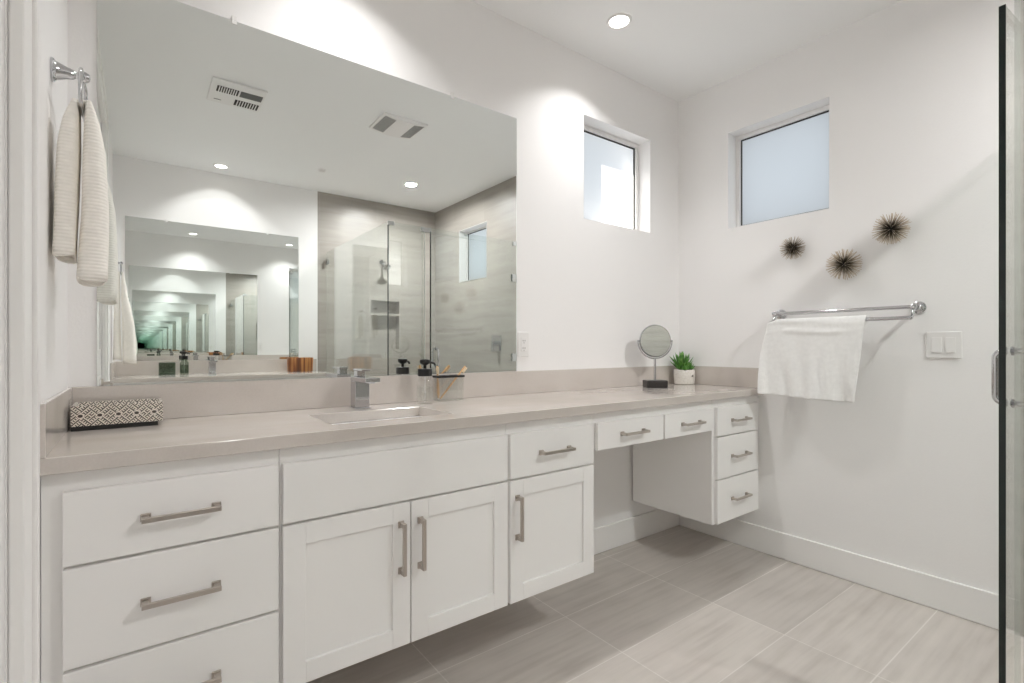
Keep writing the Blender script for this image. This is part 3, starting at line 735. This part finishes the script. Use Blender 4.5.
leafcloth(m, TYR, xx, zt+.006, [(zt+.006, xx+.008, xx+.018), (zt-.035, xx+.006, xx+.030), (zt-.10, xx+.004, xx+.040), (zt-.25, xx+.002, xx+.046), (1.312, xx-.010, xx+.044)], .052, .066, seed=1)
leafcloth(m, TYR, xx, zt+.004, [(zt+.004, xx-.017, xx-.008), (zt-.035, xx-.032, xx-.008), (zt-.10, xx-.043, xx-.007), (zt-.22, xx-.049, xx-.010), (1.366, xx-.052, xx-.014)], .050, .062, seed=2)
m.quad([(xx-.012, TYR-.045, zt+.003), (xx-.012, TYR+.045, zt+.003), (xx+.012, TYR+.045, zt+.006), (xx+.012, TYR-.045, zt+.006)])
o = m.build('hand_towel', 'hand_towel', smooth='angle', solid=.005); tag(o, 'cream hand towel hanging from the towel ring near the large mirror', 'towel')
OY = -1.08
ring_holder(OY, TZR, 'chrome towel ring by the opposite vanity, seen in reflection')
m = MB()
leafcloth(m, OY, xx, zt+.006, [(zt+.006, xx+.008, xx+.018), (zt-.18, xx+.006, xx+.042), (zt-.40, xx+.012, xx+.085), (1.03, xx+.012, xx+.100)], .052, .085, seed=3)
leafcloth(m, OY, xx, zt+.004, [(zt+.004, xx-.017, xx-.008), (zt-.2, xx-.034, xx-.006), (zt-.4, xx-.042, xx-.004), (1.055, xx-.046, xx+.004)], .050, .080, seed=4)
m.quad([(xx-.012, OY-.045, zt+.003), (xx-.012, OY+.045, zt+.003), (xx+.012, OY+.045, zt+.006), (xx+.012, OY-.045, zt+.006)])
o = m.build('hand_towel', 'hand_towel', smooth='angle', solid=.005); tag(o, 'long white hand towel hanging by the opposite vanity, seen in reflection', 'towel')

# ------------------------------------------------------------------ shower
SXG = 1.56; SYG = .215; GT = 2.13; DT = 2.08; CZ = .10
t = thing('shower_curb', (1.56, .21, 0), 'pale stone kerb at the foot of the shower glass', 'shower kerb')
m = MB(); m.box(1.48, XR-.002, .125, .30, .0005, CZ); m.box(1.48, 1.64, YF+.002, .125, .0005, CZ); m.build('kerb', 'stone', t)
def pane(t, nm, *b):
    m = MB(); m.box(*b); return m.build(nm, 'shower_glass', t)
DXE = 1.885
t = thing('glass_partition', (SXG, -.58, CZ), 'fixed clear glass side panel of the shower beside the opposite vanity', 'glass panel')
pane(t, 'glass', SXG-.005, SXG+.005, YF+.004, SYG-.012, CZ+.001, GT)
for zz in (.35, 2.03):
    m = MB(); m.box(SXG-.012, SXG+.012, YF+.0008, YF+.05, zz-.025, zz+.025); m.build('clamp', 'clamp', t, bevel=.002)
m = MB(); m.box(SXG-.0052, SXG+.0052, SYG-.0118, SYG-.0100, CZ+.001, GT); m.build('glass_edge', 'glass_edge', t)
t = thing('glass_partition', (1.72, SYG, CZ), 'narrow fixed front glass panel of the shower, at the corner post', 'glass panel')
pane(t, 'glass', SXG-.005, DXE-.018, SYG-.005, SYG+.005, CZ+.001, GT)
m = MB(); m.box(SXG-.008, SXG+.045, SYG-.009, SYG+.009, GT-.028, GT+.004); m.build('corner_clamp', 'clamp', t, bevel=.002)
m = MB(); m.box(DXE-.0175, DXE-.0155, SYG-.006, SYG+.006, CZ+.001, DT); m.build('seal', 'white_plastic', t)
t = thing('glass_transom', (2.35, SYG, DT+.006), 'shallow clear glass transom above the shower door', 'glass panel')
pane(t, 'glass', DXE-.016, XR-.004, SYG-.005, SYG+.005, DT+.006, GT)
m = MB(); m.box(DXE-.05, DXE+.04, SYG-.011, SYG+.011, DT+.008, GT-.004); m.build('clamp', 'clamp', t, bevel=.002)
m = MB(); m.box(XR-.05, XR-.0008, SYG-.011, SYG+.011, DT+.008, GT-.004); m.build('clamp', 'clamp', t, bevel=.002)
# the door stands a little ajar, swung out into the room
t = thing('shower_door', (XR-.006, SYG, CZ), 'clear glass shower door standing ajar, dark edge and chrome pull facing the room', 'shower door')
DW = .928; open_a = -math.radians(4.6)
rotd = Matrix.Translation((XR-.006, SYG, 0)) @ Matrix.Rotation(open_a, 4, 'Z')
def dp(nm, mt, fn, **k):
    m = MB(); fn(m); m.xf(rotd); return m.build(nm, mt, t, **k)
g = dp('glass', 'shower_glass', lambda m: m.box(-DW, -.006, -.005, .005, CZ+.012, DT))
dp('glass_edge', 'glass_edge', lambda m: m.box(-DW-.004, -DW-.0004, -.007, .007, CZ+.012, DT))
def pull(m):
    for s_ in (-1, 1):
        xh = -DW+.055; pts = []
        z0, z1, dd, rc = .995, 1.140, (.028 if s_ > 0 else .060), .020
        pts = [(xh, s_*.0055, z0)]
        for k in range(7): a = k/6*PI/2; pts.append((xh, s_*(dd-rc+rc*math.sin(a)), z0+rc-rc*math.cos(a)))
        for k in range(7): a = k/6*PI/2; pts.append((xh, s_*(dd-rc+rc*math.cos(a)), z1-rc+rc*math.sin(a)))
        pts.append((xh, s_*.0055, z1)); m.tube(pts, .0085, 12)
        for zz in (z0, z1): m.cyl((xh, s_*.0053, zz), (xh, s_*.010, zz), .0125)
dp('pull_handle', 'chrome', pull, smooth='angle')
for zz in (.32, 1.06, 1.79):
    dp('hinge', 'clamp', lambda m: (m.box(-.062, .0, .0056, .013, zz-.035, zz+.035), m.box(-.062, .0, -.013, -.0056, zz-.035, zz+.035), m.box(-.012, .0, -.0056, .0056, zz-.035, zz+.035)), bevel=.002)
# fittings on the tiled walls
t = thing('shower_valve', (XR, -.11, 1.19), 'square chrome shower valve with lever on the tiled wall', 'shower valve')
m = MB(); m.box(XR-.008, XR-.0005, -.195, -.035, 1.11, 1.27); m.build('plate', 'chrome', t, bevel=.004)
m = MB(); m.cyl((XR-.008, -.11, 1.19), (XR-.05, -.11, 1.19), .024); m.build('hub', 'chrome', t, smooth='angle')
m = MB(); m.box(XR-.062, XR-.050, -.125, -.095, 1.12, 1.205); m.build('lever', 'chrome', t, bevel=.003)
t = thing('showerhead', (2.155, YF, 2.06), 'round chrome shower head on the tiled back wall', 'shower head')
m = MB(); m.lathe((2.155, YF+.0005, 2.09), Y, [(.028, 0), (.028, .004), (.012, .008)]); m.tube([(2.155, YF+.006, 2.09), (2.155, YF+.05, 2.092), (2.155, YF+.09, 2.075), (2.155, YF+.115, 2.045)], .009, 12); m.build('arm', 'chrome', t, smooth='angle')
m = MB(); m.lathe((2.155, YF+.112, 2.05), (0, .5, -.86), [(.012, 0), (.016, .012), (.045, .03), (.048, .038), (.044, .041)]); m.build('head', 'chrome', t, smooth='angle')
